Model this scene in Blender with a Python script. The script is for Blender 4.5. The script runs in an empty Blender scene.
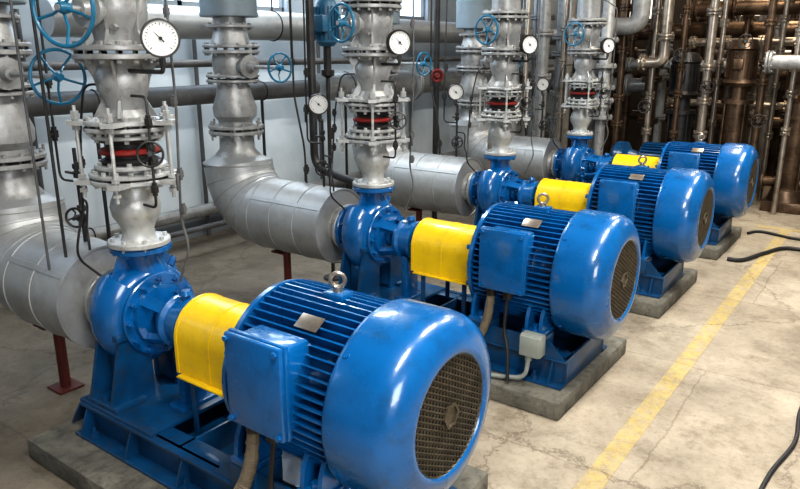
import bpy, bmesh, math, random
from mathutils import Vector, Matrix
random.seed(7)
S=bpy.context.scene
COL=S.collection
V=Vector
# ---------------------------------------------------------------- materials
def newmat(name):
    m=bpy.data.materials.new(name); m.use_nodes=True
    nt=m.node_tree; b=nt.nodes['Principled BSDF']
    return m,nt,b
def surf(name,rgb,rough=.4,metal=0.,var=.25,scale=6.,dirt=None,dirt_amt=.3,bump=.05,coat=0.,bscale=40):
    m,nt,b=newmat(name); N=nt.nodes; L=nt.links
    tc=N.new('ShaderNodeTexCoord')
    n1=N.new('ShaderNodeTexNoise'); n1.inputs['Scale'].default_value=scale; n1.inputs['Detail'].default_value=6
    L.new(tc.outputs['Object'],n1.inputs['Vector'])
    r=N.new('ShaderNodeValToRGB')
    r.color_ramp.elements[0].position=.3; r.color_ramp.elements[1].position=.7
    d=1-var
    r.color_ramp.elements[0].color=(rgb[0]*d,rgb[1]*d,rgb[2]*d,1)
    r.color_ramp.elements[1].color=(min(1,rgb[0]*(1+var*.5)),min(1,rgb[1]*(1+var*.5)),min(1,rgb[2]*(1+var*.5)),1)
    L.new(n1.outputs['Fac'],r.inputs['Fac'])
    out=r.outputs['Color']
    if dirt:
        n2=N.new('ShaderNodeTexNoise'); n2.inputs['Scale'].default_value=scale*2.7; n2.inputs['Detail'].default_value=8; n2.inputs['Roughness'].default_value=.7
        L.new(tc.outputs['Object'],n2.inputs['Vector'])
        r2=N.new('ShaderNodeValToRGB'); r2.color_ramp.elements[0].position=.5; r2.color_ramp.elements[1].position=.72
        r2.color_ramp.elements[1].color=(dirt_amt,)*3+(1,)
        L.new(n2.outputs['Fac'],r2.inputs['Fac'])
        mx=N.new('ShaderNodeMixRGB'); mx.inputs[2].default_value=(*dirt,1)
        L.new(r2.outputs['Color'],mx.inputs[0]); L.new(out,mx.inputs[1]); out=mx.outputs[0]
    L.new(out,b.inputs['Base Color'])
    mr=N.new('ShaderNodeMapRange'); mr.inputs['To Min'].default_value=rough*.8; mr.inputs['To Max'].default_value=min(1,rough*1.3)
    L.new(n1.outputs['Fac'],mr.inputs['Value']); L.new(mr.outputs[0],b.inputs['Roughness'])
    b.inputs['Metallic'].default_value=metal
    b.inputs['Coat Weight'].default_value=coat; b.inputs['Coat Roughness'].default_value=.08
    if bump:
        n3=N.new('ShaderNodeTexNoise'); n3.inputs['Scale'].default_value=bscale; n3.inputs['Detail'].default_value=3
        L.new(tc.outputs['Object'],n3.inputs['Vector'])
        bp=N.new('ShaderNodeBump'); bp.inputs['Strength'].default_value=bump; bp.inputs['Distance'].default_value=.02
        L.new(n3.outputs['Fac'],bp.inputs['Height']); L.new(bp.outputs['Normal'],b.inputs['Normal'])
    return m
BLUE=surf('blue_enamel',(.001,.105,.31),.26,0,.22,4,(.005,.03,.06),.5,.04,.6)
BLUED=surf('blue_frame_paint',(.002,.06,.16),.34,0,.4,6,(.025,.03,.032),.65,.08,.2)
BLUEW=surf('blue_wheel_paint',(.01,.15,.27),.38,0,.3,10,(.05,.06,.06),.5,.05,.1)
YEL=surf('yellow_guard_paint',(.76,.50,.004),.35,0,.12,5,(.38,.22,.04),.4,.03,.2)
SIL=surf('silver_pipe_paint',(.36,.365,.36),.40,.4,.25,8,(.12,.09,.07),.55,.08)
SILL=surf('light_silver_paint',(.49,.50,.49),.40,.35,.22,8,(.17,.14,.11),.55,.08)
INS=surf('insulation_sheet',(.42,.43,.43),.42,.5,.18,2.5,(.22,.20,.175),.5,.13,0,8)
BGREY=surf('blue_grey_cladding',(.20,.25,.28),.5,.2,.15,3,(.12,.12,.11),.4,.05,0,6)
DARK=surf('dark_steel',(.045,.045,.045),.42,.5,.4,8,(.08,.05,.03),.5,.08)
DGREY=surf('dark_grey_pipe_paint',(.12,.122,.125),.48,.25,.3,6,(.08,.06,.04),.6,.08)
BROWN=surf('warm_dark_steel',(.15,.10,.065),.34,.75,.6,4,(.025,.016,.01),.85,.08)
STEEL=surf('bright_steel',(.48,.42,.35),.3,.85,.45,5,(.13,.08,.045),.7,.05)
BLACK=surf('black_rubber',(.012,.012,.013),.55,0,.3,10,None,0,.05)
RED=surf('red_rubber',(.22,.014,.009),.55,0,.3,10,(.05,.012,.01),.6,.05)
REDP=surf('red_oxide_paint',(.10,.015,.01),.5,0,.3,10,(.04,.02,.01),.5,.05)
GRILLE=surf('grille_wire',(.12,.10,.07),.4,.6,.3,20,None,0,.0)
CONC=surf('plinth_concrete',(.16,.15,.12),.85,0,.5,7,(.035,.032,.026),.8,.6,0,30)
TAN=surf('tan_conduit',(.17,.135,.09),.6,0,.3,20,(.05,.04,.03),.5,.1)
GREYP=surf('grey_plastic',(.28,.30,.27),.5,0,.15,10,None,0,.03)
DIAL=surf('white_dial',(.75,.75,.72),.35,0,.04,10,None,0,0)
CEIL=surf('ceiling_paint',(.12,.10,.08),.8,0,.2,2,None,0,0)
FARW=surf('far_wall_paint',(.10,.075,.052),.8,0,.4,1.5,(.03,.02,.015),.5,.1)
FRAME=surf('window_frame_paint',(.2,.22,.23),.5,0,.2,5,None,0,0)
ACT=surf('dull_blue_actuator_paint',(.02,.11,.2),.4,0,.3,8,(.08,.08,.08),.4)
def wallmat():
    m,nt,b=newmat('wall_plaster'); N=nt.nodes; L=nt.links
    tc=N.new('ShaderNodeTexCoord'); sx=N.new('ShaderNodeSeparateXYZ'); L.new(tc.outputs['Object'],sx.inputs[0])
    n=N.new('ShaderNodeTexNoise'); n.inputs['Scale'].default_value=1.6; n.inputs['Detail'].default_value=8
    L.new(tc.outputs['Object'],n.inputs['Vector'])
    r=N.new('ShaderNodeValToRGB'); r.color_ramp.elements[0].position=.3; r.color_ramp.elements[1].position=.7
    r.color_ramp.elements[0].color=(.50,.58,.63,1); r.color_ramp.elements[1].color=(.76,.82,.86,1)
    L.new(n.outputs['Fac'],r.inputs['Fac'])
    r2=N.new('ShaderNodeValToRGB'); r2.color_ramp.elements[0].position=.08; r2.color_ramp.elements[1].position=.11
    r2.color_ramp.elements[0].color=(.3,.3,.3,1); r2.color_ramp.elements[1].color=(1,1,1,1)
    e=r2.color_ramp.elements.new(.84); e.color=(.95,.95,.95,1)
    e=r2.color_ramp.elements.new(.90); e.color=(.6,.61,.63,1)
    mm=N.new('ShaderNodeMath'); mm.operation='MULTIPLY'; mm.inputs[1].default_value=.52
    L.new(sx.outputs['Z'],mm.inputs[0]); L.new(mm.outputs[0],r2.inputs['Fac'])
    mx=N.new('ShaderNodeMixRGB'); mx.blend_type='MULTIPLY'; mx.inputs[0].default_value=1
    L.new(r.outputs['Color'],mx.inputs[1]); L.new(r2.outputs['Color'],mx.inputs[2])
    L.new(mx.outputs[0],b.inputs['Base Color']); b.inputs['Roughness'].default_value=.55
    return m
WALL=wallmat()
def floormat(line=False):
    m,nt,b=newmat('worn_yellow_line_paint' if line else 'worn_concrete_floor'); N=nt.nodes; L=nt.links
    tc=N.new('ShaderNodeTexCoord')
    def noise(s,d,r=.6):
        n=N.new('ShaderNodeTexNoise'); n.inputs['Scale'].default_value=s; n.inputs['Detail'].default_value=d; n.inputs['Roughness'].default_value=r
        L.new(tc.outputs['Object'],n.inputs['Vector']); return n
    def ramp(src,p0,c0,p1,c1):
        r=N.new('ShaderNodeValToRGB'); r.color_ramp.elements[0].position=p0; r.color_ramp.elements[1].position=p1
        r.color_ramp.elements[0].color=(*c0,1); r.color_ramp.elements[1].color=(*c1,1); L.new(src,r.inputs['Fac']); return r
    def mul(a,b_,f):
        x=N.new('ShaderNodeMixRGB'); x.blend_type='MULTIPLY'; x.inputs[0].default_value=f; L.new(a,x.inputs[1]); L.new(b_,x.inputs[2]); return x.outputs[0]
    a=ramp(noise(1.2,12,.72).outputs['Fac'],.38,(.27,.225,.165),.62,(.46,.395,.30)); c=a.outputs[0]
    if line:
        mk=ramp(noise(11,12,.85).outputs['Fac'],.40,(1,1,1),.60,(.05,.05,.05))
        x=N.new('ShaderNodeMixRGB'); L.new(mk.outputs[0],x.inputs[0]); L.new(c,x.inputs[1]); x.inputs[2].default_value=(.54,.40,.11,1); c=x.outputs[0]
    c=mul(c,ramp(noise(3.0,12,.8).outputs['Fac'],.50,(1,1,1),.66,(.45,.41,.36)).outputs[0],.5 if line else .8)
    br=N.new('ShaderNodeTexBrick'); br.offset=.37; br.inputs['Scale'].default_value=1; br.inputs['Brick Width'].default_value=1.7; br.inputs['Row Height'].default_value=1.25
    br.inputs['Mortar Size'].default_value=.005; br.inputs['Color1'].default_value=(.82,.80,.78,1); br.inputs['Color2'].default_value=(1,1,1,1); br.inputs['Mortar'].default_value=(.5,.46,.42,1)
    nn=noise(5,8,.75); ad=N.new('ShaderNodeMixRGB'); ad.inputs[0].default_value=.08
    L.new(tc.outputs['Object'],ad.inputs[1]); L.new(nn.outputs['Color'],ad.inputs[2]); L.new(ad.outputs[0],br.inputs['Vector'])
    c=mul(c,br.outputs['Color'],.6)
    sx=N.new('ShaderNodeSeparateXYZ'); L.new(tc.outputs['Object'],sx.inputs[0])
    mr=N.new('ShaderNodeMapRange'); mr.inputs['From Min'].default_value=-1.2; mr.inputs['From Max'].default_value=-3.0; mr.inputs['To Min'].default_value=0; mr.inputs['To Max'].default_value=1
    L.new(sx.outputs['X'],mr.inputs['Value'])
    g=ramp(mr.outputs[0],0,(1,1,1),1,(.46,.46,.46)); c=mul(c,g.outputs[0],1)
    vo=N.new('ShaderNodeTexVoronoi'); vo.feature='DISTANCE_TO_EDGE'; vo.inputs['Scale'].default_value=.8
    n2=noise(3.5,10,.75); ad2=N.new('ShaderNodeMixRGB'); ad2.inputs[0].default_value=.3
    L.new(tc.outputs['Object'],ad2.inputs[1]); L.new(n2.outputs['Color'],ad2.inputs[2]); L.new(ad2.outputs[0],vo.inputs['Vector'])
    c=mul(c,ramp(vo.outputs['Distance'],.0,(.3,.25,.2),.007,(1,1,1)).outputs[0],.7)
    c=mul(c,ramp(noise(26,8,.85).outputs['Fac'],.5,(1,1,1),.70,(.5,.46,.4)).outputs[0],.8)
    L.new(c,b.inputs['Base Color'])
    rr=ramp(noise(4,5).outputs['Fac'],.3,(.42,.42,.42),.7,(.8,.8,.8)); L.new(rr.outputs[0],b.inputs['Roughness'])
    bp=N.new('ShaderNodeBump'); bp.inputs['Strength'].default_value=.5; bp.inputs['Distance'].default_value=.02
    L.new(noise(14,10,.75).outputs['Fac'],bp.inputs['Height']); L.new(bp.outputs['Normal'],b.inputs['Normal'])
    return m
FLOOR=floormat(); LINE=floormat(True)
def emis(name,rgb,s):
    m,nt,b=newmat(name); b.inputs['Base Color'].default_value=(*rgb,1); b.inputs['Emission Color'].default_value=(*rgb,1); b.inputs['Emission Strength'].default_value=s
    return m
SKYG=emis('daylight_glass',(.62,.78,1.),2.4)
SKYW=emis('warm_daylight_glass',(1.,.9,.75),1.8)
TUBE=emis('lamp_tube',(.95,.98,1.),5)
# ---------------------------------------------------------------- mesh builder
def frame(ax):
    ax=V(ax).normalized()
    t=V((0,0,1)) if abs(ax.z)<.9 else V((1,0,0))
    u=ax.cross(t).normalized(); v=ax.cross(u).normalized()
    return ax,u,v
class MB:
    def __init__(s): s.bm=bmesh.new()
    def lathe(s,prof,o=(0,0,0),ax=(0,0,1),seg=32,mat=0,ph=0):
        o=V(o); ax,u,v=frame(ax); prev=None; bm=s.bm
        for t,r in prof:
            c=o+ax*t
            if r<1e-5: ring=[bm.verts.new(c)]
            else: ring=[bm.verts.new(c+(u*math.cos(ph+2*math.pi*i/seg)+v*math.sin(ph+2*math.pi*i/seg))*r) for i in range(seg)]
            if prev:
                a,b=prev,ring
                if len(a)==1 and len(b)==1: pass
                else:
                    for i in range(seg):
                        j=(i+1)%seg
                        if len(a)==1: f=bm.faces.new((a[0],b[i],b[j]))
                        elif len(b)==1: f=bm.faces.new((a[i],b[0],a[j]))
                        else: f=bm.faces.new((a[i],b[i],b[j],a[j]))
                        f.material_index=mat
            prev=ring
        return s
    def cyl(s,p,q,r,seg=16,mat=0,r2=None):
        p=V(p);q=V(q);d=(q-p).length
        return s.lathe([(0,0),(0,r),(d,r if r2 is None else r2),(d,0)],p,q-p,seg,mat)
    def tube(s,pts,r,seg=10,closed=False,mat=0,caps=True):
        pts=[V(p) for p in pts]; n=len(pts); bm=s.bm; rings=[]
        T=[]
        for i in range(n):
            if closed: t=pts[(i+1)%n]-pts[i-1]
            else: t=pts[min(i+1,n-1)]-pts[max(i-1,0)]
            T.append(t.normalized())
        _,u,_=frame(T[0])
        for i in range(n):
            t=T[i]; u=(u-t*u.dot(t)).normalized(); w=t.cross(u)
            rr=r[i] if isinstance(r,(list,tuple)) else r
            rings.append([bm.verts.new(pts[i]+(u*math.cos(2*math.pi*k/seg)+w*math.sin(2*math.pi*k/seg))*rr) for k in range(seg)])
        m=n if closed else n-1
        for i in range(m):
            a=rings[i];b=rings[(i+1)%n]
            for k in range(seg):
                j=(k+1)%seg
                f=bm.faces.new((a[k],b[k],b[j],a[j])); f.material_index=mat
        if not closed and caps:
            for rg in (rings[0],rings[-1]):
                f=bm.faces.new(rg); f.material_index=mat
        return s
    def torus(s,c,n,R,r,seg=32,rs=8,mat=0):
        ax,u,v=frame(n); c=V(c)
        return s.tube([c+(u*math.cos(2*math.pi*i/seg)+v*math.sin(2*math.pi*i/seg))*R for i in range(seg)],r,rs,True,mat)
    def box(s,c,size,bev=.004,rot=None,mat=0):
        M=Matrix.Translation(V(c))
        if rot is not None: M=M@rot
        M=M@Matrix.Diagonal((*size,1))
        t=bmesh.new(); bmesh.ops.create_cube(t,size=1,matrix=M)
        if bev: bmesh.ops.bevel(t,geom=t.edges[:],offset=min(bev,min(size)*.45),segments=2,affect='EDGES',profile=.5)
        mp={v:s.bm.verts.new(v.co) for v in t.verts}
        for f in t.faces:
            g=s.bm.faces.new([mp[v] for v in f.verts]); g.material_index=mat
        t.free(); return s
    def prism(s,pts,vec,mat=0):
        a=[s.bm.verts.new(V(p)) for p in pts]; b=[s.bm.verts.new(V(p)+V(vec)) for p in pts]
        n=len(pts)
        fs=[s.bm.faces.new(a),s.bm.faces.new(b[::-1])]
        for i in range(n):
            j=(i+1)%n; fs.append(s.bm.faces.new((a[i],b[i],b[j],a[j])))
        for f in fs: f.material_index=mat
        return s
    def flange(s,o,ax,t0,t1,r,nb=8,br=None,bs=.011,mat=0,bmat=0,seg=36,ext=.014):
        e=.004
        s.lathe([(t0,0),(t0,r-e),(t0+e,r),(t1-e,r),(t1,r-e),(t1,0)],o,ax,seg,mat)
        a,u,v=frame(ax); o=V(o); br=br or r*.84
        for i in range(nb):
            an=2*math.pi*(i+.5)/nb; p=o+(u*math.cos(an)+v*math.sin(an))*br
            s.lathe([(t0-ext,0),(t0-ext,bs),(t1+ext,bs),(t1+ext,0)],p,ax,6,bmat)
        return s
def fillet(pts,r,n=6):
    pts=[V(p) for p in pts]; out=[pts[0]]
    for i in range(1,len(pts)-1):
        p=pts[i]; a=(pts[i-1]-p); b=(pts[i+1]-p); rr=min(r,a.length*.49,b.length*.49)
        p0=p+a.normalized()*rr; p1=p+b.normalized()*rr
        for k in range(n+1):
            t=k/n; out.append(p0*(1-t)**2+p*2*t*(1-t)+p1*t*t)
    out.append(pts[-1]); return out
def finish(mb,name,mats,parent=None,root=(0,0,0),label=None,cat=None,kind=None,group=None,ang=35):
    bm=mb.bm; bmesh.ops.recalc_face_normals(bm,faces=bm.faces[:])
    me=bpy.data.meshes.new(name); bm.to_mesh(me); bm.free()
    me.transform(Matrix.Translation(-V(root)))
    for m in (mats if isinstance(mats,(list,tuple)) else [mats]): me.materials.append(m)
    me.polygons.foreach_set('use_smooth',[True]*len(me.polygons)); me.set_sharp_from_angle(angle=math.radians(ang)); me.update()
    o=bpy.data.objects.new(name,me); COL.objects.link(o)
    if parent: o.parent=parent
    else: o.location=root
    if label:o['label']=label
    if cat:o['category']=cat
    if kind:o['kind']=kind
    if group:o['group']=group
    return o
def empty(name,root,label,cat,group=None):
    o=bpy.data.objects.new(name,None); o.location=root; o.empty_display_size=.1; COL.objects.link(o)
    o['label']=label;o['category']=cat
    if group:o['group']=group
    return o
def dup(o,par=None):
    c=o.copy(); COL.objects.link(c)
    if par: c.parent=par
    for k in list(o.children): dup(k,c)
    return c
def wheel(mb,c,n,R,r=.011,sp=5,hub=.03):
    c=V(c); ax,u,v=frame(n)
    mb.torus(c,n,R,r,36,8)
    mb.lathe([(-.03,0),(-.03,hub*.8),(0,hub),(.025,hub*.7),(.025,0)],c,ax,16)
    for i in range(sp):
        a=2*math.pi*i/sp+.3; d=u*math.cos(a)+v*math.sin(a)
        mb.tube([c+d*hub*.6,c+d*R*.5-ax*.018,c+d*R],r*.75,6)
def fitting(mb,p,ax,s=1.):
    mb.lathe([(-.03*s,0),(-.03*s,.013*s),(-.015*s,.013*s),(-.015*s,.019*s),(.015*s,.019*s),(.015*s,.013*s),(.03*s,.013*s),(.03*s,0)],p,ax,6)
def lever(mb,p,d,s=1.):
    p=V(p); d=V(d).normalized(); fitting(mb,p,(0,0,1),s*1.1); mb.cyl(p,p+d*.05*s,.007*s,8); q=p+d*.05*s
    mb.box(q+V((0,0,-.035*s)),(.014*s,.014*s,.09*s),.003)
def gauge(parent,root,pos,n,R,stub_from):
    pos=V(pos);ax,u,v=frame(n)
    mb=MB(); mb.lathe([(-.035,0),(-.035,R*.9),(-.03,R),(.008,R),(.012,R*.97),(.012,R*.9),(.002,R*.88),(.002,0)],pos,ax,36)
    mb.tube(fillet([stub_from,(pos.x,pos.y,V(stub_from).z),pos-V((0,0,R))],.02,4),.009,8)
    mb.lathe([(0,0),(0,.014),(.03,.014),(.03,0)],pos-V((0,0,R+.03)),(0,0,1),6)
    g=finish(mb,'pressure_gauge',DARK,parent,root)
    mb=MB(); mb.lathe([(.003,R*.88),(.004,R*.88),(.004,0)],pos,ax,36); finish(mb,'gauge_dial',DIAL,g,root,label='white gauge dial')
    mb=MB()
    for i in range(21):
        a=math.radians(-45+270*i/20); d=-u*math.cos(a)-v*math.sin(a)
        l=.14 if i%5==0 else .07; p=pos+ax*.0055
        w=d.cross(ax)*R*.018
        a0=p+d*R*.78; a1=p+d*R*(.78-l)
        mb.prism([a0-w,a0+w,a1+w,a1-w],ax*.0008)
    d=(V((0,0,1))*.6+V((-.8,-.3,0))*.8); d=(d-ax*d.dot(ax)).normalized(); w=d.cross(ax)*R*.035; p=pos+ax*.008
    mb.prism([p-d*R*.25-w,p-d*R*.25+w,p+d*R*.68],ax*.001)
    mb.lathe([(.004,0),(.004,R*.1),(.011,R*.1),(.011,0)],pos,ax,10)
    finish(mb,'gauge_needle',BLACK,g,root,label='black needle and tick marks')
    return g
A=.65
# ---------------------------------------------------------------- motor pump set
def build_set():
    R0=(-2.0,0,.1)
    root=empty('motor_pump_set',R0,'blue electric motor driving a centrifugal pump with yellow guard','pump','blue motor and pump sets')
    mb=MB()
    for sy in (-1,1):
        y=.26*sy
        mb.box((-2.06,y,.175),(1.64,.016,.15),.002)
        mb.box((-2.06,y+.035*sy,.108),(1.64,.086,.014),.002)
        mb.box((-2.06,y-.02*sy,.243),(1.64,.12,.014),.002)
        for x in (-2.84,-2.5,-2.15,-1.75,-1.32):
            mb.prism([(x,y,.115),(x,y+.075*sy,.115),(x,y+.03*sy,.236),(x,y,.236)],(.012,0,0))
        for x in (-1.76,-1.43):
            mb.box((x,.24*sy,.30),(.13,.14,.10),.004)
        mb.box((-1.60,.235*sy,.255),(.55,.1,.02),.003)
        mb.prism([(-1.95,.285*sy,.25),(-1.25,.285*sy,.25),(-1.34,.285*sy,.345),(-1.84,.285*sy,.345)],(0,.01*sy,0))
        for x in (-2.75,-2.1,-1.4):
            mb.lathe([(0,0),(0,.018),(.03,.018),(.03,.008),(.06,.008),(.06,0)],(x,y+.055*sy,.112),(0,0,1),6)
    for x in (-2.87,-2.2,-1.25): mb.box((x,0,.175),(.016,.54,.15),.002)
    mb.box((-2.62,0,.255),(.54,.58,.018),.003)
    mb.box((-2.06,0,.13),(1.6,.5,.012),.002)
    mb.prism([(-2.88,-.3,.247),(-2.88,.3,.247),(-2.98,.3,.112),(-2.98,-.3,.112)],(.012,0,0))
    finish(mb,'base_frame',BLUED,root,R0,label='dark blue welded steel base frame')
    # pump
    mb=MB(); px=-2.73
    mb.lathe([(-.10,0),(-.10,.11),(-.09,.15),(-.075,.185),(-.045,.215),(0,.225),(.045,.215),(.075,.19),(.08,.178),(.08,.19),(.105,.19),(.11,.185),(.11,0)],(px,0,A),(1,0,0),48)
    sp=[];rr=[]
    for i in range(30):
        t=i/29; an=math.radians(100+ -330*t)
        sp.append((px-.005,math.cos(an)*(.155+.02*t),A+math.sin(an)*(.155+.02*t))); rr.append(.06+.042*t)
    mb.tube(sp,rr,16)
    mb.tube([(px,.03,A+.13),(px,.02,A+.19),(px,0,A+.25),(px,0,A+.29)],[.1,.088,.078,.08],24)
    for s_ in (-1,1):
        mb.prism([(px-.006,.07*s_,A+.28),(px-.006,.115*s_,A+.28),(px-.006,.19*s_,A+.12),(px-.006,.1*s_,A+.12)],(.012,0,0))
    mb.flange((px,0,A),(0,0,1),.285,.312,.135,8,mat=0)
    for k in range(12):
        an=2*math.pi*k/12; mb.lathe([(0,0),(0,.014),(.024,.014),(.024,.008),(.034,.008),(.034,0)],(px+.105,.168*math.cos(an),A+.168*math.sin(an)),(1,0,0),6)
    for an in (.9,2.3,4.0,5.4):
        d=V((0,math.cos(an),math.sin(an))); mb.lathe([(0,0),(0,.022),(.03,.02),(.03,.014),(.045,.014),(.045,0)],V((px,0,A))+d*.225,d,6)
    mb.lathe([(-.08,.13),(-.13,.105),(-.19,.105),(-.19,0)],(px,0,A),(1,0,0),32)
    mb.flange((px,0,A),(1,0,0),-.205,-.178,.16,8)
    pump=finish(mb,'pump_casing',BLUE,root,R0)
    mb=MB(); bh=px+.11
    mb.lathe([(0,.145),(.022,.14),(.026,.09),(.03,.0)],(bh,0,A),(1,0,0),36)
    mb.cyl((bh,0,A),(bh+.17,0,A),.045,20); mb.lathe([(.04,0),(.04,.065),(.065,.065),(.065,0)],(bh,0,A),(1,0,0),20)
    for an in (45,135,225,315):
        an=math.radians(an); c,s_=math.cos(an),math.sin(an); w=V((0,-s_,c))*.026
        b_=[(bh+.01,.11),(bh+.01,.142),(bh+.14,.112),(bh+.14,.085)]
        mb.prism([V((q[0],q[1]*c,A+q[1]*s_))-w for q in b_],w*2)
    mb.lathe([(.125,0),(.125,.118),(.145,.122),(.16,.105),(.22,.105),(.225,.122),(.25,.122),(.255,.08),(.27,.07),(.27,0)],(bh,0,A),(1,0,0),36)
    for k in range(6):
        an=2*math.pi*k/6; mb.lathe([(0,0),(0,.01),(.014,.01),(.014,0)],(bh+.25,.098*math.cos(an),A+.098*math.sin(an)),(1,0,0),6)
    mb.cyl((px+.36,0,A),(px+.46,0,A),.035,20)
    mb.box((px+.29,0,A-.25),(.05,.12,.3),.01); mb.box((px+.29,0,.27),(.1,.2,.02),.004)
    mb.lathe([(0,0),(0,.02),(.03,.02),(.03,.028),(.05,.02),(.05,0)],(px+.30,0,A+.10),(0,0,1),12)
    finish(mb,'bearing_housing',BLUE,pump,R0)
    for s_ in (-1,1):
        mb=MB()
        for xx in (px-.09,px+.07):
            mb.prism([(xx,.06*s_,.265),(xx,.28*s_,.265),(xx,.275*s_,.30),(xx,.205*s_,A-.06),(xx,.12*s_,A-.1),(xx,.06*s_,A-.15)],(.02,0,0))
        mb.box((px,.12*s_,.40),(.13,.12,.26),.02)
        mb.box((px,.2*s_,.275),(.24,.16,.022),.004); mb.box((px,.195*s_,A-.06),(.2,.06,.03),.004)
        mb.lathe([(0,0),(0,.018),(.03,.018),(.03,0)],(px,.25*s_,.28),(0,0,1),6)
        finish(mb,'pump_foot',BLUED,pump,R0)
    # guard
    mb=MB(); gr=.152; x0,x1=-2.32,-1.87; zb=A-.145
    def arch(r,zb):
        p=[(r,zb)]
        for i in range(21):
            an=math.pi*i/20; p.append((r*math.cos(an),A+r*math.sin(an)))
        p.append((-r,zb)); return p
    o_=arch(gr,zb); i_=arch(gr-.006,zb)
    mb.prism([(x0,y,z) for y,z in o_]+[(x0,y,z) for y,z in i_[::-1]],(x1-x0,0,0))
    for xx in (x0,x1-.006):
        pl=arch(gr-.003,zb); mb.prism([(xx,y,z) for y,z in pl],(.006,0,0))
    for xx in (x0-.002,x0+.2,x1-.014):
        o2=arch(gr+.003,zb); i2=arch(gr-.001,zb)
        mb.prism([(xx,y,z) for y,z in o2]+[(xx,y,z) for y,z in i2[::-1]],(.016,0,0))
    mb.box(((x0+x1)/2,-gr-.012,zb-.004),(.4,.03,.008),.002)
    g=finish(mb,'coupling_guard',YEL,root,R0,label='yellow sheet metal coupling guard')
    for s_ in (-1,1):
        for x in (x0+.08,x1-.08):
            mb=MB(); mb.box((x,.14*s_,(zb+.25)/2),(.03,.008,zb-.25),.002)
            finish(mb,'guard_bracket',BLUED,g,R0)
    # motor
    mb=MB(); mx0,mx1=-1.84,-1.32; L=mx1-mx0
    mb.lathe([(-.045,0),(-.045,.09),(-.03,.12),(-.025,.2),(-.02,.25),(0,.30),(.005,.31),(.028,.313),(.033,.255),(L,.255),(L,0)],(mx0,0,A),(1,0,0),64)
    mb.cyl((mx0-.12,0,A),(mx0,0,A),.035,20)
    for k in range(60):
        an=2*math.pi*(k+.5)/60; c,s_=math.cos(an),math.sin(an)
        w=V((0,-s_,c))*.0034
        b_=[(mx0+.03,.245),(mx0+.03,.305),(mx0+.045,.316),(mx1-.03,.316),(mx1+.0,.312),(mx1+.0,.245)]
        mb.prism([V((p[0],p[1]*c,A+p[1]*s_))-w for p in b_],w*2)
    for k in range(8):
        an=2*math.pi*(k+.5)/8; mb.lathe([(0,0),(0,.014),(-.02,.014),(-.02,0)],(mx0-.008,.272*math.cos(an),A+.272*math.sin(an)),(1,0,0),6)
    for s_ in (-1,1):
        for x in (-1.76,-1.43):
            mb.box((x,.235*s_,.364),(.12,.15,.028),.006)
            for dx in (-.05,.03):
                mb.prism([(x+dx,.14*s_,.375),(x+dx,.3*s_,.375),(x+dx,.29*s_,.45),(x+dx,.24*s_,.56),(x+dx,.14*s_,.48)],(.02,0,0))
            mb.lathe([(0,0),(0,.018),(.028,.018),(.028,0)],(x,.27*s_,.376),(0,0,1),6)
    mb.box((-1.55,0,A+.315),(.09,.07,.03),.006)
    mot=finish(mb,'electric_motor',BLUE,root,R0,ang=30)
    mb=MB()
    mb.lathe([(0,.30),(0,.331),(.006,.336),(.02,.338),(.165,.338),(.205,.333),(.235,.318),(.258,.288),(.27,.256),(.276,.232),(.277,.218),(.273,.21),(.26,.206)],(-1.34,0,A),(1,0,0),72)
    for k in range(4):
        an=math.radians(45+90*k); d=V((0,math.cos(an),math.sin(an))); mb.lathe([(0,0),(0,.012),(.006,.012),(.006,0)],V((-1.31,0,A))+d*.336,d,8)
    finish(mb,'fan_cover',BLUE,mot,R0,ang=50)
    mb=MB()
    xg=-1.078; Rg=.21
    for dr in range(3):
        a=math.radians(30+60*dr); d=V((0,math.cos(a),math.sin(a))); w=V((0,-math.sin(a),math.cos(a)))
        for i in range(-11,12):
            off=i*.0185
            h=math.sqrt(max(0,Rg**2-off**2))
            if h<.02: continue
            c=V((xg+.002*dr,0,A))+w*off
            mb.tube([c-d*h,c+d*h],.0024,4)
    mb.torus((xg,0,A),(1,0,0),Rg,.007,48,6)
    mb.lathe([(0,0),(0,.045),(.012,.045),(.012,.035),(.006,.035),(.006,0)],(xg,0,A),(1,0,0),6)
    finish(mb,'fan_grille',GRILLE,mot,R0,label='round wire mesh air grille')
    mb=MB(); mb.lathe([(0,0),(0,.208),(-.01,.208),(-.01,0)],(-1.11,0,A),(1,0,0),40)  # black backing disc stands in for the shade inside the cowl
    mb.lathe([(0,0),(0,.06),(.02,.05),(.02,0)],(-1.11,0,A),(1,0,0),20)
    finish(mb,'grille_backing',BLACK,mot,R0,label='dark backing disc with hub behind the grille')
    # terminal box
    mb=MB(); bx,bz=-1.60,.745
    mb.box((bx,-.285,bz),(.24,.14,.30),.02)
    mb.box((bx,-.34,bz),(.268,.022,.335),.008)
    mb.box((bx,-.361,bz),(.262,.024,.33),.01)
    for sx in (-1,1):
        for sz in (-1,1): mb.lathe([(0,0),(0,.011),(.012,.011),(.012,0)],(bx+.113*sx,-.371,bz+.145*sz),(0,-1,0),6)
    tb=finish(mb,'terminal_box',BLUE,mot,R0,label='blue motor terminal box with bolted lid')
    for x in (bx-.08,bx+.02):
        mb=MB(); mb.lathe([(0,0),(0,.034),(-.03,.034),(-.03,.028),(-.07,.026),(-.07,0)],(x,-.31,bz-.145),(0,0,1),12)
        finish(mb,'cable_gland',DARK,mot,R0)
    mb=MB(); pth=fillet([(bx-.08,-.31,bz-.21),(bx-.09,-.33,.36),(bx-.16,-.40,.2),(bx-.22,-.43,.115)],.08,8)
    mb.tube(pth,.023,10)
    for i in range(len(pth)-1):
        for t in (0,.5):
            p=pth[i].lerp(pth[i+1],t); mb.torus(p,pth[i+1]-pth[i],.0235,.003,12,4)
    finish(mb,'cable_conduit',TAN,root,R0,label='ribbed tan flexible cable conduit')
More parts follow.
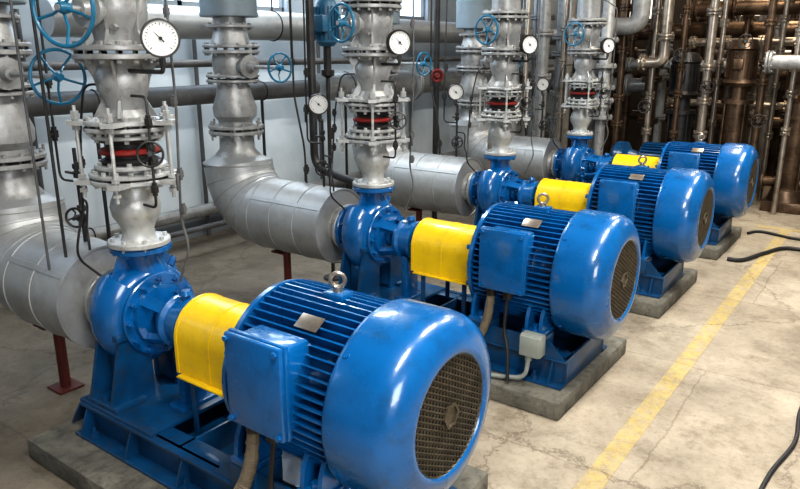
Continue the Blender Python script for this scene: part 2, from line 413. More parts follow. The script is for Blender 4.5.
    mb=MB(); mb.tube(fillet([(bx+.02,-.31,bz-.21),(bx+.02,-.34,.36),(bx+.07,-.38,.28),(bx+.1,-.43,.115)],.06,6),.01,8)
    finish(mb,'earth_cable',BLACK,root,R0,label='thin black cable')
    mb=MB(); mb.torus((-1.55,0,A+.372),(.5,-.85,0),.026,.008,24,8); mb.cyl((-1.55,0,A+.32),(-1.55,0,A+.35),.018,12)
    finish(mb,'eyebolt',STEEL,mot,R0,label='steel lifting eyebolt')
    mb=MB(); a=math.radians(58); n=V((0,-math.cos(a),math.sin(a)))
    rot=Matrix.Rotation(math.radians(32),4,'X')
    mb.box(V((-1.53,0,A))+n*.321,(.10,.06,.004),.001,rot)
    finish(mb,'nameplate',STEEL,mot,R0,label='small steel nameplate')
    return root
YS=[1.71,3.44,5.15,6.87]
def spread(o,ys=YS):
    o.location.y=ys[0]; L=[o]
    for y in ys[1:]:
        c=dup(o); c.location.y=y; L.append(c)
    return L
sets=spread(build_set()); sets[0].location.x+=.012; sets[0].location.y=1.73
R0=(-2.0,0,.1)
mb=MB(); mb.box((-1.40,-.36,.33),(.12,.07,.12),.01); mb.box((-1.40,-.40,.33),(.11,.012,.11),.006)
mb.lathe([(0,0),(0,.018),(-.03,.018),(-.03,0)],(-1.42,-.36,.265),(0,0,1),10)
mb.tube(fillet([(-1.42,-.36,.25),(-1.42,-.38,.14),(-1.6,-.42,.118),(-1.78,-.44,.118)],.06,6),.012,8)
mb.box((-1.40,-.31,.31),(.03,.05,.1),.003)
finish(mb,'junction_box',GREYP,sets[1],R0,label='small grey plastic junction box')
mb=MB(); mb.box((-2.105,.04,.05),(1.83,1.02,.1),.012)
spread(finish(mb,'concrete_plinth',CONC,None,(-2.1,0,0),label='low rough grey concrete plinth under a pump',cat='plinth',group='concrete pump plinths'))
# ---------------------------------------------------------------- discharge stack
def build_discharge(first=False):
    x=-2.73; R=(x,0,.965); o=(x,0,0)
    mb=MB(); mb.flange(o,(0,0,1),.966,.99,.135,8)
    mb.lathe([(.985,.08),(1.0,.072),(1.03,.068),(1.06,.078),(1.10,.102),(1.14,.108),(1.17,.10),(1.20,.085),(1.235,.085),(1.25,.10),(1.262,0)],o,(0,0,1),32)
    root=finish(mb,'discharge_pipe',SILL,None,R,label='silver painted vertical discharge pipe above a pump',cat='pipe',group='vertical discharge pipes')
    mb=MB()
    mb.flange(o,(0,0,1),1.25,1.270,.175,16,.155,.011); mb.flange(o,(0,0,1),1.278,1.296,.175,16,.155,.011)
    mb.flange(o,(0,0,1),1.312,1.33,.15,10,.13)
    mb.cyl((x,0,1.27),(x,0,1.32),.09,24)
    for k in range(5):
        an=math.radians(20+72*k); c,s_=math.cos(an),math.sin(an); px=x+.20*c; py=.20*s_; w=V((-s_,c,0))*.035
        mb.prism([V((x+.14*c,.14*s_,1.25))-w*1.6,V((x+.235*c,.235*s_,1.25))-w*.7,V((x+.235*c,.235*s_,1.25))+w*.7,V((x+.14*c,.14*s_,1.25))+w*1.6],(0,0,.020))
        for z in (1.225,1.285): mb.cyl((px,py,z-.01),(px,py,z+.006),.018,6)
    finish(mb,'pipe_flange',SILL,root,R)
    mb=MB()
    mb.flange(o,(0,0,1),1.44,1.458,.15,10,.13); mb.flange(o,(0,0,1),1.472,1.490,.175,16,.155,.011)
    mb.flange(o,(0,0,1),1.50,1.52,.175,16,.155,.011); mb.cyl((x,0,1.45),(x,0,1.51),.09,24)
    for k in range(5):
        an=math.radians(20+72*k); c,s_=math.cos(an),math.sin(an); px=x+.20*c; py=.20*s_; w=V((-s_,c,0))*.035
        mb.cyl((px,py,1.19),(px,py,1.58),.008,8)
        mb.prism([V((x+.14*c,.14*s_,1.50))-w*1.6,V((x+.235*c,.235*s_,1.50))-w*.7,V((x+.235*c,.235*s_,1.50))+w*.7,V((x+.14*c,.14*s_,1.50))+w*1.6],(0,0,.020))
        for z in (1.49,1.535,1.552): mb.cyl((px,py,z-.01),(px,py,z+.006),.018,6)
    finish(mb,'pipe_flange',SILL,root,R)
    mb=MB(); mb.lathe([(1.33,.09),(1.335,.118),(1.345,.125),(1.352,.115),(1.358,.1),(1.42,.1),(1.425,.118),(1.435,.125),(1.44,.09)],o,(0,0,1),36,0)
    finish(mb,'rubber_joint',BLACK,root,R,label='black rubber expansion joint')
    mb=MB(); mb.lathe([(1.370,.1),(1.373,.117),(1.380,.125),(1.390,.125),(1.397,.117),(1.400,.1)],o,(0,0,1),36,0)
    finish(mb,'rubber_ring',RED,root,R,label='dark red rubber bellows ring')
    mb=MB()
    mb.lathe([(1.52,.12),(1.53,.09),(1.56,.072),(1.60,.076),(1.64,.104),(1.70,.108),(1.74,.088),(1.765,.1)],o,(0,0,1),32)
    for k in range(4):
        an=math.radians(45+90*k); c,s_=math.cos(an),math.sin(an); w=V((-s_,c,0))*.006
        mb.prism([V((x+q[0]*c,q[0]*s_,q[1]))-w for q in [(.07,1.53),(.13,1.53),(.09,1.6),(.115,1.69),(.15,1.76),(.07,1.76)]],w*2)
    mb.flange(o,(0,0,1),1.765,1.787,.185,16,.165,.011)
    mb.flange(o,(0,0,1),1.800,1.822,.185,16,.165,.011)
    mb.lathe([(1.82,.11),(1.84,.095),(1.88,.10),(1.93,.125),(2.0,.13),(2.04,.11)],o,(0,0,1),32)
    for k in range(6):
        an=math.radians(60*k+10); c,s_=math.cos(an),math.sin(an); w=V((-s_,c,0))*.006
        mb.prism([V((x+q[0]*c,q[0]*s_,q[1]))-w for q in [(.08,1.825),(.155,1.825),(.12,1.88),(.13,1.98),(.155,2.035),(.08,2.035)]],w*2)
    mb.flange(o,(0,0,1),2.04,2.062,.185,16,.165); mb.flange(o,(0,0,1),2.075,2.097,.185,16,.165)
    mb.lathe([(2.09,.11),(3.2,.11)],o,(0,0,1),28)
    if first: n=V((.3,-.95,0)).normalized(); d=.28; Rw=.14
    else: n=V((-.12,-1,0)).normalized(); d=.25; Rw=.105
    c=V((x,0,1.955))
    mb.lathe([(0,.06),(.13,.055),(.15,.045),(.15,.07),(.165,.07),(.165,.04),(.2,.03),(.2,.012),(d+.03,.012),(d+.03,0)],c,n,20)
    for k in range(4):
        an=math.radians(45+90*k); _,u,v=frame(n); q=c+(u*math.cos(an)+v*math.sin(an))*.09
        mb.cyl(q+n*.02,q+n*.1,.012,6)
    vb=finish(mb,'valve_body',SIL,root,R)
    mb=MB(); wheel(mb,c+n*d,n,Rw,.0085,5,.024); finish(mb,'handwheel',BLUEW,vb,R,label='blue spoked valve handwheel')
    gx=.36 if first else .245
    gauge(root,R,(x+gx,-.05,1.845),V((.82,-.55,-.03)),.073,(x+.08,-.02,1.72))
    mb=MB(); mb.tube(fillet([(x+.08,-.02,1.16),(x+.2,-.03,1.16),(x+.2,-.03,1.62),(x+.08,-.02,1.62)],.03,5),.006,8)
    mb.lathe([(0,0),(0,.018),(.02,.018),(.03,.012),(.05,.012),(.06,.018),(.08,.018),(.08,0)],(x+.2,-.03,1.34),(0,0,1),8)
    for z in (1.24,1.52): fitting(mb,(x+.2,-.03,z),(0,0,1),.9)
    n2=V((.75,-.6,.25)).normalized(); mb.cyl(V((x+.2,-.03,1.38)),V((x+.2,-.03,1.38))+n2*.06,.008,8)
    wheel(mb,V((x+.2,-.03,1.38))+n2*.06,n2,.05,.005,4,.014)
    finish(mb,'bypass_valve',DARK,root,R,label='thin bypass tube with small dark handwheel')
    mb=MB(); mb.tube(fillet([(x-.06,-.02,1.66),(x-.2,-.06,1.66),(x-.24,-.08,1.45),(x-.26,-.10,1.1),(x-.22,-.16,1.0),(x-.22,-.18,.9),(x-.16,-.1,.8)],.05,5),.0055,8)
    for z in (1.2,1.42): fitting(mb,(x-.25+(z-1.2)*.04,-.09,z),(0,0,1),.8)
    lever(mb,(x-.248,-.085,1.32),(.4,-1,0),.8)
    finish(mb,'instrument_tube',DARK,root,R,label='thin bent dark instrument tube')
    mb=MB(); mb.tube(fillet([(x+.10,.03,2.3),(x+.27,.05,2.2),(x+.27,.06,1.6),(x+.25,.05,1.1),(x+.28,.06,.98),(x+.22,.04,.82)],.05,5),.0055,8)
    for z in (1.15,1.6,1.95): fitting(mb,(x+.265,.055,z),(0,0,1),.8)
    lever(mb,(x+.262,.055,1.3),(.6,-.8,0),.8)
    finish(mb,'instrument_tube',DGREY,root,R,label='thin grey instrument tube with fittings')
    return root
d1=build_discharge(True); d1.location.y=YS[0]+.01; d1.location.x+=.02
d2=build_discharge(); spread(d2,YS[1:])
# ---------------------------------------------------------------- suction pipe
def build_suction(ex,first=False):
    R=(ex,0,0); zt=1.0
    mb=MB()
    mb.flange((0,0,A),(-1,0,0),2.937,2.96,.16,8); mb.lathe([(2.95,.10),(3.0,.13),(3.05,.14),(3.07,0)],(0,0,A),(-1,0,0),32)
    root=finish(mb,'suction_pipe',SIL,None,R,label='silver suction pipe with insulated elbow feeding a pump',cat='pipe',group='insulated suction pipes')
    mb=MB(); mb.lathe([(zt,.20),(1.06,.16),(1.10,.13),(1.22,.125),(1.22,0)],(ex,0,0),(0,0,1),32)
    finish(mb,'pipe_reducer',SIL,root,R)
    mb=MB(); rI=.255; br=.34; x0=-3.01
    xb=ex+br; npt=5
    pts=[V((x0,0,A))]
    for i in range(npt+1):
        an=math.pi/2*i/npt; pts.append(V((xb-br*math.sin(an),0,A+br-br*math.cos(an))))
    mb.tube(pts,rI,64,caps=False)
    mb.lathe([(.004,0),(.004,.13),(.004,rI-.012),(-.002,rI-.008),(-.002,rI+.003),(.025,rI+.003),(.03,rI)],pts[0],(-1,0,0),64)
    def band(p,t,w=.012):
        mb.lathe([(-w,rI-.004),(-w*.6,rI+.005),(w*.6,rI+.005),(w,rI-.004)],p,t,64)
    for i in range(1,npt+1): band(pts[i],(pts[min(i+1,npt+1)]-pts[i-1]),.007)
    nst=max(2,int(round((pts[1]-pts[0]).length/.26)))
    for i in range(1,nst): band(pts[0].lerp(pts[1],i/nst),(1,0,0),.007)
    L=(pts[1]-pts[0]).length
    d=V((0,-.80,.60)); mb.box(V(((x0+xb)/2,0,A))+d*(rI+.001),(L,.03,.008),.002,Matrix.Rotation(math.atan2(.80,.60),4,'X'))
    mb.lathe([(0,rI),(.01,rI+.003),(.06,.17),(.06,0)],pts[-1],(0,0,1),48)
    finish(mb,'pipe_insulation',INS,root,R,label='silver sheet metal clad pipe insulation elbow',ang=11)
    mb=MB(); o=(ex,0,0)
    mb.flange(o,(0,0,1),1.21,1.235,.2,14,.178,.013); mb.flange(o,(0,0,1),1.25,1.275,.2,14,.178,.013)
    mb.lathe([(1.27,.12),(1.30,.12),(1.34,.155),(1.40,.16),(1.5,.125),(1.6,.115)],o,(0,0,1),32)
    mb.flange(o,(0,0,1),1.58,1.6,.19,14,.168); mb.flange(o,(0,0,1),1.615,1.635,.19,14,.168)
    mb.lathe([(1.62,.13),(1.68,.14),(1.74,.14),(1.78,.13)],o,(0,0,1),32)
    mb.flange(o,(0,0,1),1.78,1.805,.2,14,.178); mb.flange(o,(0,0,1),1.82,1.84,.2,14,.178)
    mb.lathe([(1.83,.15),(1.88,.13),(1.94,.115),(2.08,.115),(2.08,0)],o,(0,0,1),28)
    mb.flange(o,(0,0,1),1.955,1.975,.165,10,.145)
    for k in range(6):
        an=math.radians(60*k+15); mb.cyl((ex+.19*math.cos(an),.19*math.sin(an),1.17),(ex+.19*math.cos(an),.19*math.sin(an),1.31),.009,6)
    c=V((ex,0,1.69)); n=V((1,-.12,0)).normalized(); d=.84 if first else .56; Rw=.115 if first else .095
    mb.lathe([(.1,.06),(.2,.055),(.2,.08),(.22,.08),(.22,.04),(.28,.03),(.28,.013),(d,.013),(d,0)],c,n,16)
    vb=finish(mb,'valve_body',SIL,root,R)
    mb=MB(); wheel(mb,c+n*d,n,Rw,.0075,5,.022); finish(mb,'handwheel',BLUEW,vb,R,label='blue spoked valve handwheel')
    mb=MB(); mb.lathe([(2.03,0),(2.03,.2),(3.2,.2),(3.2,0)],o,(0,0,1),36)
    for z in (2.045,2.3,2.7): mb.lathe([(z-.01,.199),(z-.01,.204),(z+.01,.204),(z+.01,.199)],o,(0,0,1),36)
    finish(mb,'pipe_insulation',BGREY,root,R,label='blue grey clad vertical pipe insulation')
    gx=-3.16
    mb=MB(); mb.tube([(gx,0,A+.24),(gx,0,1.36)],.009,8)
    mb.tube(fillet([(gx,0,1.2),(gx-.12,-.02,1.2),(gx-.12,-.02,1.5),(gx-.1,-.02,3.0)],.04,5),.006,8)
    if not first: mb.tube(fillet([(gx-.35,.1,3.0),(gx-.33,.08,1.5),(gx-.22,.05,1.15),(gx-.2,.04,.89)],.06,5),.007,8); lever(mb,(gx-.2,.04,1.0),(.6,-.8,0))
    lever(mb,(gx-.12,-.02,1.42),(.6,-.8,0)); fitting(mb,(gx-.11,-.02,1.66),(0,0,1))
    mb.lathe([(0,0),(0,.02),(.02,.022),(.035,.012),(.05,.012),(.065,.022),(.085,.02),(.085,0)],(gx,0,1.0),(0,0,1),8)
    mb.lathe([(0,0),(0,.018),(.02,.018),(.035,.010),(.045,.018),(.065,.018),(.065,0)],(gx,0,1.22),(0,0,1),8)
    n3=V((.6,-.8,0)).normalized(); mb.cyl(V((gx,0,1.04)),V((gx,0,1.04))+n3*.07,.007,8); wheel(mb,V((gx,0,1.04))+n3*.07,n3,.045,.006,4,.012)
    mb.cyl(V((gx,0,1.25)),V((gx,0,1.25))+n3*.05,.006,8); mb.box(V((gx-.02,0,1.25))+n3*.05,(.07,.012,.012),.003)
    mb.tube(fillet([(gx,0,1.12),(gx+.1,-.02,1.12),(gx+.1,-.04,1.0),(gx+.14,-.06,.96),(gx+.14,-.06,.85)],.04,4),.006,8)
    finish(mb,'gauge_tube',DARK,root,R,label='thin steel gauge tube with small valves')
    if not first: gauge(root,R,(gx,-.03,1.46),V((.7,-.71,0)),.068,(gx,0,1.35))
    return root
s1=build_suction(-3.86,True); s1.location.y=YS[0]; s1.location.x+=.01
s2=build_suction(-4.02); spread(s2,YS[1:])
mb=MB(); mb.cyl((-3.55,0,.01),(-3.55,0,.41),.028,14); mb.box((-3.55,0,.006),(.14,.14,.012),.002); mb.box((-3.55,0,.39),(.12,.2,.012),.002)
spread(finish(mb,'pipe_support',REDP,None,(-3.55,0,0),label='dark red steel post supporting an insulated pipe',cat='pipe support',group='red pipe supports'))
# ---------------------------------------------------------------- pipes
H=4.4
def pipe(pts,r,mat,label,name='steel_pipe',seg=20,fr=.0,flanges=(),cat='pipe',group=None,stands=(),hangers=()):
    p=fillet(pts,fr,8) if fr else [V(q) for q in pts]
    mb=MB(); mb.tube(p,r,seg)
    for (o,ax) in flanges: mb.flange(o,ax,-.03,-.004,r*1.6,8,bs=.01,seg=28); mb.flange(o,ax,.004,.03,r*1.6,8,bs=.01,seg=28)
    ob=finish(mb,name,mat,None,p[0],label=label,cat=cat,group=group)
    for (bx,by,bz) in stands:
        mb=MB(); mb.cyl((bx,by,0),(bx,by,bz-r),.015,8); mb.torus((bx,by,bz),(0,1,0),r+.003,.006,20,6); mb.box((bx,by,.005),(.08,.08,.01),.002)
        finish(mb,'pipe_stand',DARK,ob,p[0])
    for (bx,by,bz) in hangers:
        mb=MB(); mb.cyl((bx,by,bz+r),(bx,by,H),.008,8); mb.torus((bx,by,bz),(0,1,0),r+.003,.006,20,6)
        finish(mb,'pipe_hanger',DARK,ob,p[0])
    return ob
def ys_(x,z): return [(x,y,z) for y in (1.0,3.0,4.75,6.0,8.4)]
pipe([(-5.15,.2,1.42),(-5.15,5.5,1.42)],.085,DGREY,'dark grey horizontal pipe along the plaster wall',stands=ys_(-5.15,1.42)[:3])
pipe([(-5.15,5.6,1.42),(-5.15,12.5,1.42)],.15,SIL,'thick silver horizontal pipe along the plaster wall',flanges=[((-5.15,7.2,1.42),(0,1,0)),((-5.15,8.6,1.42),(0,1,0))],stands=ys_(-5.15,1.42)[3:])
pipe([(-5.42,.2,.30),(-5.42,12,.30)],.06,SIL,'low silver pipe running along the wall',stands=ys_(-5.42,.30))
pipe([(-5.0,.2,.26),(-5.0,12,.26)],.025,DGREY,'thin grey pipe running low along the wall',stands=ys_(-5.0,.26))
pipe([(-4.95,2.6,2.02),(-4.95,12,2.02)],.13,INS,'pale thick overhead duct pipe beside the windows',hangers=ys_(-4.95,2.02)[1:])
pipe([(-4.72,1,1.70),(-4.72,12,1.70)],.03,DGREY,'thin grey horizontal pipe beside the plaster wall',hangers=ys_(-4.72,1.70))
for i,y in enumerate((2.7,4.3,6.0,7.8)):
    pipe([(-5.54,y,0),(-5.54,y,2.1)],.02,DGREY,'thin grey vertical wall pipe',group='thin wall pipes')
pipe([(-3.58,3.80,H-.02),(-3.58,3.80,.95),(-3.15,3.78,.88),(-2.98,3.74,.88)],.03,DARK,'dark bent vertical pipe between two risers',fr=.12)
pipe([(-2.985,1.52,H-.02),(-2.985,1.52,.9)],.007,DARK,'thin dark vertical instrument tube beside a riser')
pipe([(-3.05,1.47,H-.02),(-3.05,1.47,.84)],.006,DGREY,'thin grey vertical instrument tube beside a riser')
pipe([(-3.3,6.0,.0),(-3.3,6.0,1.1),(-3.0,6.1,1.3),(-3.0,6.1,2.8)],.022,STEEL,'bright steel bent pipe beside a valve',fr=.15)
pipe([(-3.2,7.6,.0),(-3.2,7.6,2.8)],.035,STEEL,'bright steel vertical pipe beside a valve')
pipe([(-3.6,7.75,.0),(-3.6,7.75,2.8)],.07,SIL,'silver vertical pipe beside a valve',flanges=[((-3.6,7.75,1.5),(0,0,1)),((-3.6,7.75,2.0),(0,0,1))])
R=(-3.62,4.02,0)
mb=MB(); mb.lathe([(0,0),(0,.08),(.015,.08),(.015,.016),(1.6,.016),(1.62,.05),(1.66,.05),(1.66,.03),(1.85,.03)],R,(0,0,1),16)
aa=finish(mb,'valve_actuator',DARK,None,R,label='blue ribbed motor actuator on a thin dark standpipe',cat='actuator')
mb=MB(); Z=1.83
mb.lathe([(0,0),(0,.05),(.03,.08),(.3,.08),(.33,.065),(.34,0)],(R[0],R[1],Z),(0,0,1),24)
for k in range(20):
    an=2*math.pi*k/20; c,s_=math.cos(an),math.sin(an); w=V((-s_,c,0))*.003
    mb.prism([V((R[0]+q[1]*c,R[1]+q[1]*s_,Z+q[0]))-w for q in [(.05,.07),(.05,.095),(.28,.095),(.28,.07)]],w*2)
mb.box((R[0]+.03,R[1]-.1,Z+.16),(.1,.06,.12),.01)
finish(mb,'actuator_motor',ACT,aa,R,label='dull blue finned actuator motor')
mb=MB(); R=(-3.95,6.02,0)
mb.lathe([(0,0),(0,.07),(.015,.07),(.015,.03),(1.45,.03),(1.45,.05),(1.6,.05),(1.6,.03),(2.9,.03)],R,(0,0,1),16)
vv=finish(mb,'valve_standpipe',DARK,None,R,label='dark standpipe with a small red valve handle',cat='pipe')
mb=MB(); mb.lathe([(0,0),(0,.035),(.05,.035),(.05,0)],(-3.95,6.02,1.53),(0,0,1),12); mb.cyl((-3.95,6.02,1.56),(-3.88,5.93,1.56),.012,8); wheel(mb,(-3.88,5.93,1.56),(.7,-.7,0),.055,.012,4,.03)
finish(mb,'valve_handle',RED,vv,R,label='small red valve handle')
# ---------------------------------------------------------------- fifth small pump and riser
mb=MB(); mb.lathe([(0,0),(0,.08),(.03,.16),(.05,.19),(.45,.19),(.47,.2),(.68,.2),(.74,.16),(.75,0)],(-2.55,8.3,.55),(1,0,0),36)
mb.lathe([(-.3,0),(-.3,.16),(-.25,.2),(-.15,.2),(-.1,.12),(0,.08)],(-2.55,8.3,.55),(1,0,0),32)
for k in range(30):
    an=2*math.pi*k/30; c,s_=math.cos(an),math.sin(an); w=V((0,-s_,c))*.004
    mb.prism([V((p[0],8.3+p[1]*c,.55+p[1]*s_))-w for p in [(-2.49,.18),(-2.49,.215),(-2.11,.215),(-2.11,.18)]],w*2)
mb.box((-2.3,8.3,.2),(1.2,.4,.4),.02)
mb.box((-2.3,8.3,.36),(.9,.3,.1),.02)
finish(mb,'small_pump',BLUED,None,(-2.3,8.3,0),label='smaller blue motor pump on a blue base',cat='pump')
mb=MB(); x=-3.05;y=8.3
mb.lathe([(0,.06),(1.1,.06),(1.15,.1),(1.25,.1),(1.3,.07),(3,.07)],(x,y,0),(0,0,1),24)
for z in (1.0,1.2,1.35,1.6,1.9): mb.flange((x,y,0),(0,0,1),z,z+.04,.14,8)
finish(mb,'riser_pipe',SIL,None,(x,y,0),label='silver flanged riser pipe beside the small pump',cat='pipe')
# ---------------------------------------------------------------- far machinery
def multistage(x,y,h=1.25,r=.13,mat=BROWN):
    R=(x,y,0)
    mb=MB(); mb.box((x,y,.06),(.44,.44,.12),.01); mb.lathe([(.12,.2),(.2,.18),(.24,r+.03),(.26,r),(h,r),(h,r+.04),(h+.05,r+.04),(h+.05,r*.7),(h+.2,r*.7),(h+.2,r+.02),(h+.24,r+.05),(h+.28,r+.02),(h+.6,r+.02),(h+.62,r+.04),(h+.72,r),(h+.74,0)],(x,y,0),(0,0,1),32)
    for k in range(4):
        an=math.radians(45+90*k); mb.cyl((x+(r+.02)*math.cos(an),y+(r+.02)*math.sin(an),.2),(x+(r+.02)*math.cos(an),y+(r+.02)*math.sin(an),h+.03),.012,8)
    for k in range(20):
        an=2*math.pi*k/20; c,s_=math.cos(an),math.sin(an); w=V((-s_,c,0))*.004
        mb.prism([V((x+q[1]*c,y+q[1]*s_,q[0]))-w for q in [(h+.3,r),(h+.3,r+.035),(h+.58,r+.035),(h+.58,r)]],w*2)
    mb.lathe([(-.27,0),(-.27,.12),(-.25,.12),(-.25,.06),(.25,.06),(.25,.12),(.27,.12),(.27,0)],(x,y,.32),(1,0,0),20)
    mb.box((x,y-r-.05,h+.45),(.1,.08,.12),.01)
    for z in (.45,.6,.75,.9,1.05): mb.lathe([(z-.008,r-.005),(z-.008,r+.008),(z+.008,r+.008),(z+.008,r-.005)],(x,y,0),(0,0,1),32)
    return finish(mb,'vertical_pump',mat,None,R,label='tall dark steel vertical multistage pump',cat='pump',group='vertical multistage pumps')
for x,y,h,m in ((-2.3,9.0,1.05,DARK),(-1.68,9.0,1.2,BROWN),(-1.04,9.05,1.05,BROWN),(-.35,9.2,1.1,DARK),(-1.9,11.6,1.2,BROWN),(-1.1,11.6,1.3,BROWN)):
    multistage(x,y,h,.135,m)
G='far vertical pipes'
LB={BROWN:'brown stained steel vertical process pipe with flanges',DARK:'dark steel vertical process pipe with flanges',STEEL:'bright steel vertical process pipe with flanges',SIL:'silver painted vertical process pipe with flanges',DGREY:'dark grey vertical process pipe with flanges'}
L_=[(-3.9,9.0,.09,SIL),(-3.55,9.3,.12,SIL),(-3.3,9.0,.05,BROWN),(-2.75,9.2,.08,BROWN),(-3.75,10.4,.13,BROWN),(-3.1,10.5,.10,STEEL),(-2.55,10.6,.12,BROWN),(-2.1,10.5,.05,STEEL),(-1.75,10.5,.07,STEEL),(-1.3,10.4,.08,BROWN),(-.8,10.6,.1,BROWN),(-4.5,9.6,.12,SIL),(-4.5,11,.15,DGREY),(-2.0,9.35,.03,STEEL),(-1.36,9.4,.03,STEEL),(-.7,9.4,.04,STEEL),(-4.3,8.4,.08,SIL),(-2.45,11.6,.09,BROWN),(-4.1,11.7,.11,BROWN),(-3.4,11.6,.07,STEEL),(-1.98,8.7,.05,STEEL),(-2.62,8.75,.035,STEEL),(-.72,8.9,.05,BROWN),(-1.4,8.75,.04,BROWN),(-2.85,10.0,.06,SIL),(-2.3,9.95,.05,BROWN),(-1.5,9.95,.05,STEEL),(-1.0,9.9,.06,STEEL)]
L_+=[(-3.3,9.95,.05,BROWN),(-1.85,9.95,.04,BROWN),(-2.6,9.95,.035,STEEL),(-1.25,9.95,.035,BROWN),(-.65,9.95,.05,BROWN),(-2.28,8.7,.03,BROWN),(-3.75,8.7,.04,STEEL),(-3.0,8.75,.045,BROWN),(-1.1,8.72,.03,STEEL),(-2.05,11.0,.08,BROWN),(-1.5,11.0,.08,BROWN),(-2.9,11.3,.09,BROWN)]
for (x,y,r,m) in L_:
    fl=[((x,y,z),(0,0,1)) for z in (random.uniform(.8,1.1),random.uniform(1.2,1.5),random.uniform(1.6,1.85),random.uniform(1.95,2.3))]
    pipe([(x,y,0),(x,y,H-.02)],r,m,LB[m],flanges=fl,group=G)
G='far horizontal pipes'
for (x0,x1,y,z,r,m) in [(-4.3,-2.9,9.6,1.35,.09,SIL),(-4.2,-.3,10.2,2.05,.11,BROWN),(-3.2,-.3,9.65,1.62,.06,SIL),(-2.4,-.2,9.6,2.3,.09,BROWN),(-4.2,-.2,10.2,.9,.07,BROWN),(-4.3,-.4,10.8,1.75,.06,STEEL),(-2.6,-.3,9.6,1.15,.045,STEEL),(-4.3,-.5,11.2,1.35,.09,BROWN),(-2.4,-.4,9.6,1.9,.05,STEEL),(-4.0,-.4,10.2,1.5,.06,BROWN)]:
    pipe([(x0,y,z),(x1,y,z)],r,m,'dark steel horizontal process pipe with flanges' if m in (BROWN,DARK,DGREY) else 'silvery horizontal process pipe with flanges',flanges=[((x0+(x1-x0)*t,y,z),(1,0,0)) for t in (.0,.2,.4,.6,.8,1)],group=G)
pipe([(-3.6,8.55,2.08),(-2.75,8.55,2.08),(-2.75,8.55,H-.02)],.10,SIL,'thick pale bent pipe across the machinery',fr=.15,seg=28,flanges=[((-3.2,8.55,2.08),(1,0,0)),((-3.57,8.55,2.08),(1,0,0))])
pipe([(-2.72,8.57,1.66),(-2.45,8.57,1.66),(-2.45,8.57,H-.02)],.06,STEEL,'bright steel bent pipe with a flanged end',fr=.1,seg=28,flanges=[((-2.69,8.57,1.66),(1,0,0)),((-2.45,8.57,1.95),(0,0,1))])
pipe([(-1.35,8.5,1.68),(-.85,8.5,1.68),(-.85,8.5,H-.02)],.075,SIL,'silver bent pipe hanging before a pump',fr=.1,seg=28,flanges=[((-1.32,8.5,1.68),(1,0,0)),((-.85,8.5,2.0),(0,0,1))])
for (x,y,z,n) in ((-1.92,8.5,1.4,(.5,-1,0)),(-1.36,8.55,1.05,(.3,-1,0)),(-3.25,8.75,1.3,(.5,-1,0)),(-2.6,8.5,1.15,(.5,-1,0)),(-.7,8.7,1.35,(.3,-1,0)),(-2.25,8.5,1.75,(.5,-1,0)),(-1.6,8.6,1.9,(.3,-1,0))):
    mb=MB(); wheel(mb,(x,y,z),n,.07,.007); nn=V(n).normalized(); mb.cyl((x,y,z),V((x,y,z))-nn*.2,.012,8); finish(mb,'valve_handwheel',DARK,None,(x,y,z),label='dark spoked valve handwheel on a pipe',cat='handwheel',group='far valve handwheels')
# ---------------------------------------------------------------- floor things
def hose(pts,r,label,name='rubber_hose',mat=BLACK):
    mb=MB(); P=[V(p) for p in pts]; out=[]
    for i in range(len(P)-1):
        p0=P[max(i-1,0)];p1=P[i];p2=P[i+1];p3=P[min(i+2,len(P)-1)]
        for k in range(8):
            t=k/8; out.append(.5*((2*p1)+(p2-p0)*t+(2*p0-5*p1+4*p2-p3)*t*t+(3*p1-p0-3*p2+p3)*t**3))
    out.append(P[-1]); mb.tube(out,r,10); return finish(mb,name,mat,None,P[0],label=label,cat='hose')
hose([(-1.12,6.45,.02),(-1.0,6.5,.02),(-.88,6.85,.02),(-.74,7.15,.02),(-.4,7.15,.02),(.2,7.3,.02)],.018,'black rubber hose lying on the floor')
hose([(-1.15,7.55,.015),(-1.05,7.7,.015),(-.7,7.6,.015),(-.1,7.75,.015),(.4,7.6,.015)],.014,'thin black rubber hose lying across the aisle')
hose([(-.27,2.75,.012),(-.25,3.1,.012),(-.20,3.45,.012),(-.22,3.8,.012),(-.20,4.3,.012)],.010,'black cable lying on the concrete floor','power_cable')
# ---------------------------------------------------------------- structure
def st(mb,name,mat,label=None): 
    o=finish(mb,name,mat,None,(0,0,0)); o['kind']='structure'; return o
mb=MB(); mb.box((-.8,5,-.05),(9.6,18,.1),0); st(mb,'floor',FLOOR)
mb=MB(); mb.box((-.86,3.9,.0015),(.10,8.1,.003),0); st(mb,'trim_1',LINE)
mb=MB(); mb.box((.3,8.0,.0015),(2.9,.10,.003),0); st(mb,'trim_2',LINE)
mb=MB(); mb.box((-5.7,5,1.10),(.2,18,2.2),0); mb.box((-5.7,5,(3.6+H)/2),(.2,18,H-3.6),0)
wy=[(-2.5,-.5),(.5,2.5),(3.6,5.6),(6.5,8.3),(9.2,11.2)]
e=-4
for a,b in wy+[(14,14)]:
    mb.box((-5.7,(e+a)/2,2.9),(.2,a-e,1.4),0); e=b
st(mb,'wall_left',WALL)
for i,(a,b) in enumerate(wy):
    mb=MB(); mb.box((-5.72,(a+b)/2,2.9),(.02,b-a,1.4),0); g=st(mb,'window_%d'%(i+1),SKYG)
    mb=MB()
    for t in (0,.33,.67,1): mb.box((-5.68,a+(b-a)*t,2.9),(.05,.05,1.4),0)
    for z in (2.22,2.9,3.58): mb.box((-5.68,(a+b)/2,z),(.05,b-a,.05),0)
    f=finish(mb,'window_frame',FRAME,g,(0,0,0))
mb=MB(); mb.box((-.8,13.1,H/2),(9.6,.2,H),0); st(mb,'wall_back',FARW)
for i,x in enumerate((-4.4,-2.3,-.2,1.9)):
    mb=MB(); mb.box((x,12.98,2.95),(1.3,.03,1.2),0); st(mb,'window_%d'%(i+6),SKYW)
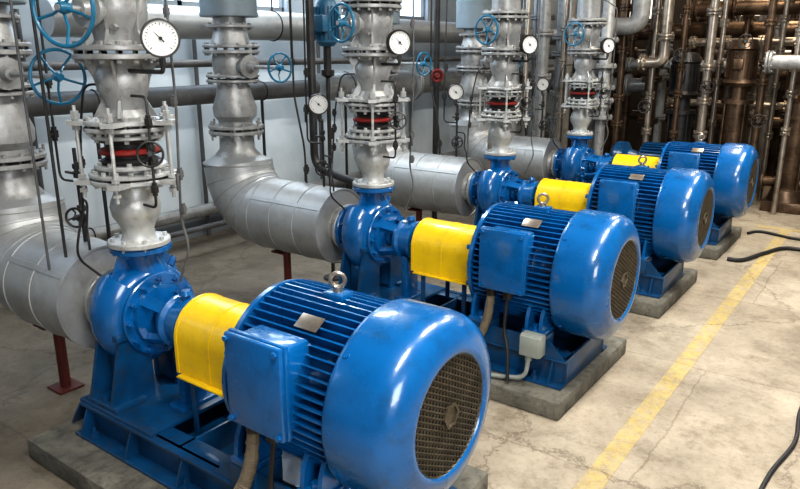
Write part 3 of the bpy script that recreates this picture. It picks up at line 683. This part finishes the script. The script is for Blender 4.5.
mb=MB(); mb.box((-.8,5,H+.05),(9.6,18,.1),0); st(mb,'ceiling',CEIL)
def lamp(x,y,w,l,power,col=(.93,.97,1)):
    mb=MB(); mb.box((x,y,H-.25),(w+.06,l+.06,.08),.01)
    for dy in (-l*.4,l*.4): mb.cyl((x,y+dy,H-.25),(x,y+dy,H),.01,8)
    o=finish(mb,'ceiling_lamp',FRAME,None,(x,y,H-.25),label='long fluorescent ceiling lamp fixture',cat='lamp',group='fluorescent ceiling lamps')
    for dx in (-.25,.25):
        mb=MB(); mb.cyl((x+dx*w,y-l/2,H-.31),(x+dx*w,y+l/2,H-.31),.02,10)
        finish(mb,'lamp_tube',TUBE,o,(x,y,H-.25))
    ld=bpy.data.lights.new('lamp','AREA'); ld.shape='RECTANGLE'; ld.size=w; ld.size_y=l; ld.energy=power; ld.color=col
    lo=bpy.data.objects.new('lamp_light',ld); COL.objects.link(lo); lo.parent=o; lo.location=(0,0,-.1)
for y in (0.5,3.6,6.8): lamp(-.2,y,.4,1.8,160,(1,.97,.92))
lamp(-4.35,4.6,.3,1.6,85,(.9,.96,1))
lamp(-1.6,8.0,.3,1.4,45,(1,.84,.64))  # extra warm fixture, added to light the far machinery from the front
lamp(-1.8,10.9,.3,1.4,60,(1,.8,.56))
def area(name,loc,target,sx,sy,p,col):
    ld=bpy.data.lights.new(name,'AREA'); ld.shape='RECTANGLE'; ld.size=sx; ld.size_y=sy; ld.energy=p; ld.color=col
    o=bpy.data.objects.new(name,ld); COL.objects.link(o); o.location=loc
    o.rotation_euler=(V(target)-V(loc)).to_track_quat('-Z','Y').to_euler()
area('window_daylight',(-5.5,4.4,2.9),(-2.5,4.4,.6),5.5,1.3,80,(.8,.91,1))
area('added_right_fill',(2.4,-.6,2.4),(-1.8,3.4,.6),1.7,1.5,110,(.97,.98,1))  # added fill light from the right aisle; no doorway is built there
w=bpy.data.worlds.new('w'); S.world=w; w.use_nodes=True
w.node_tree.nodes['Background'].inputs[0].default_value=(.85,.9,.95,1); w.node_tree.nodes['Background'].inputs[1].default_value=.15
# ---------------------------------------------------------------- camera
cam=bpy.data.cameras.new('camera'); co=bpy.data.objects.new('camera',cam); COL.objects.link(co); S.camera=co
cam.lens=31.05; cam.sensor_width=36; cam.clip_start=.05
yaw=math.radians(36.2); pit=math.radians(15.7)
F=V((-math.sin(yaw)*math.cos(pit),math.cos(yaw)*math.cos(pit),-math.sin(pit)))
Rr=V((math.cos(yaw),math.sin(yaw),0)); U=Rr.cross(F)
M=Matrix((Rr,U,-F)).transposed().to_4x4(); M.translation=V((0,0,1.8)); co.matrix_world=M
S.view_settings.view_transform='Standard'
try: S.view_settings.look='Medium High Contrast'
except Exception as ex_: print('look',ex_)
S.view_settings.exposure=.05
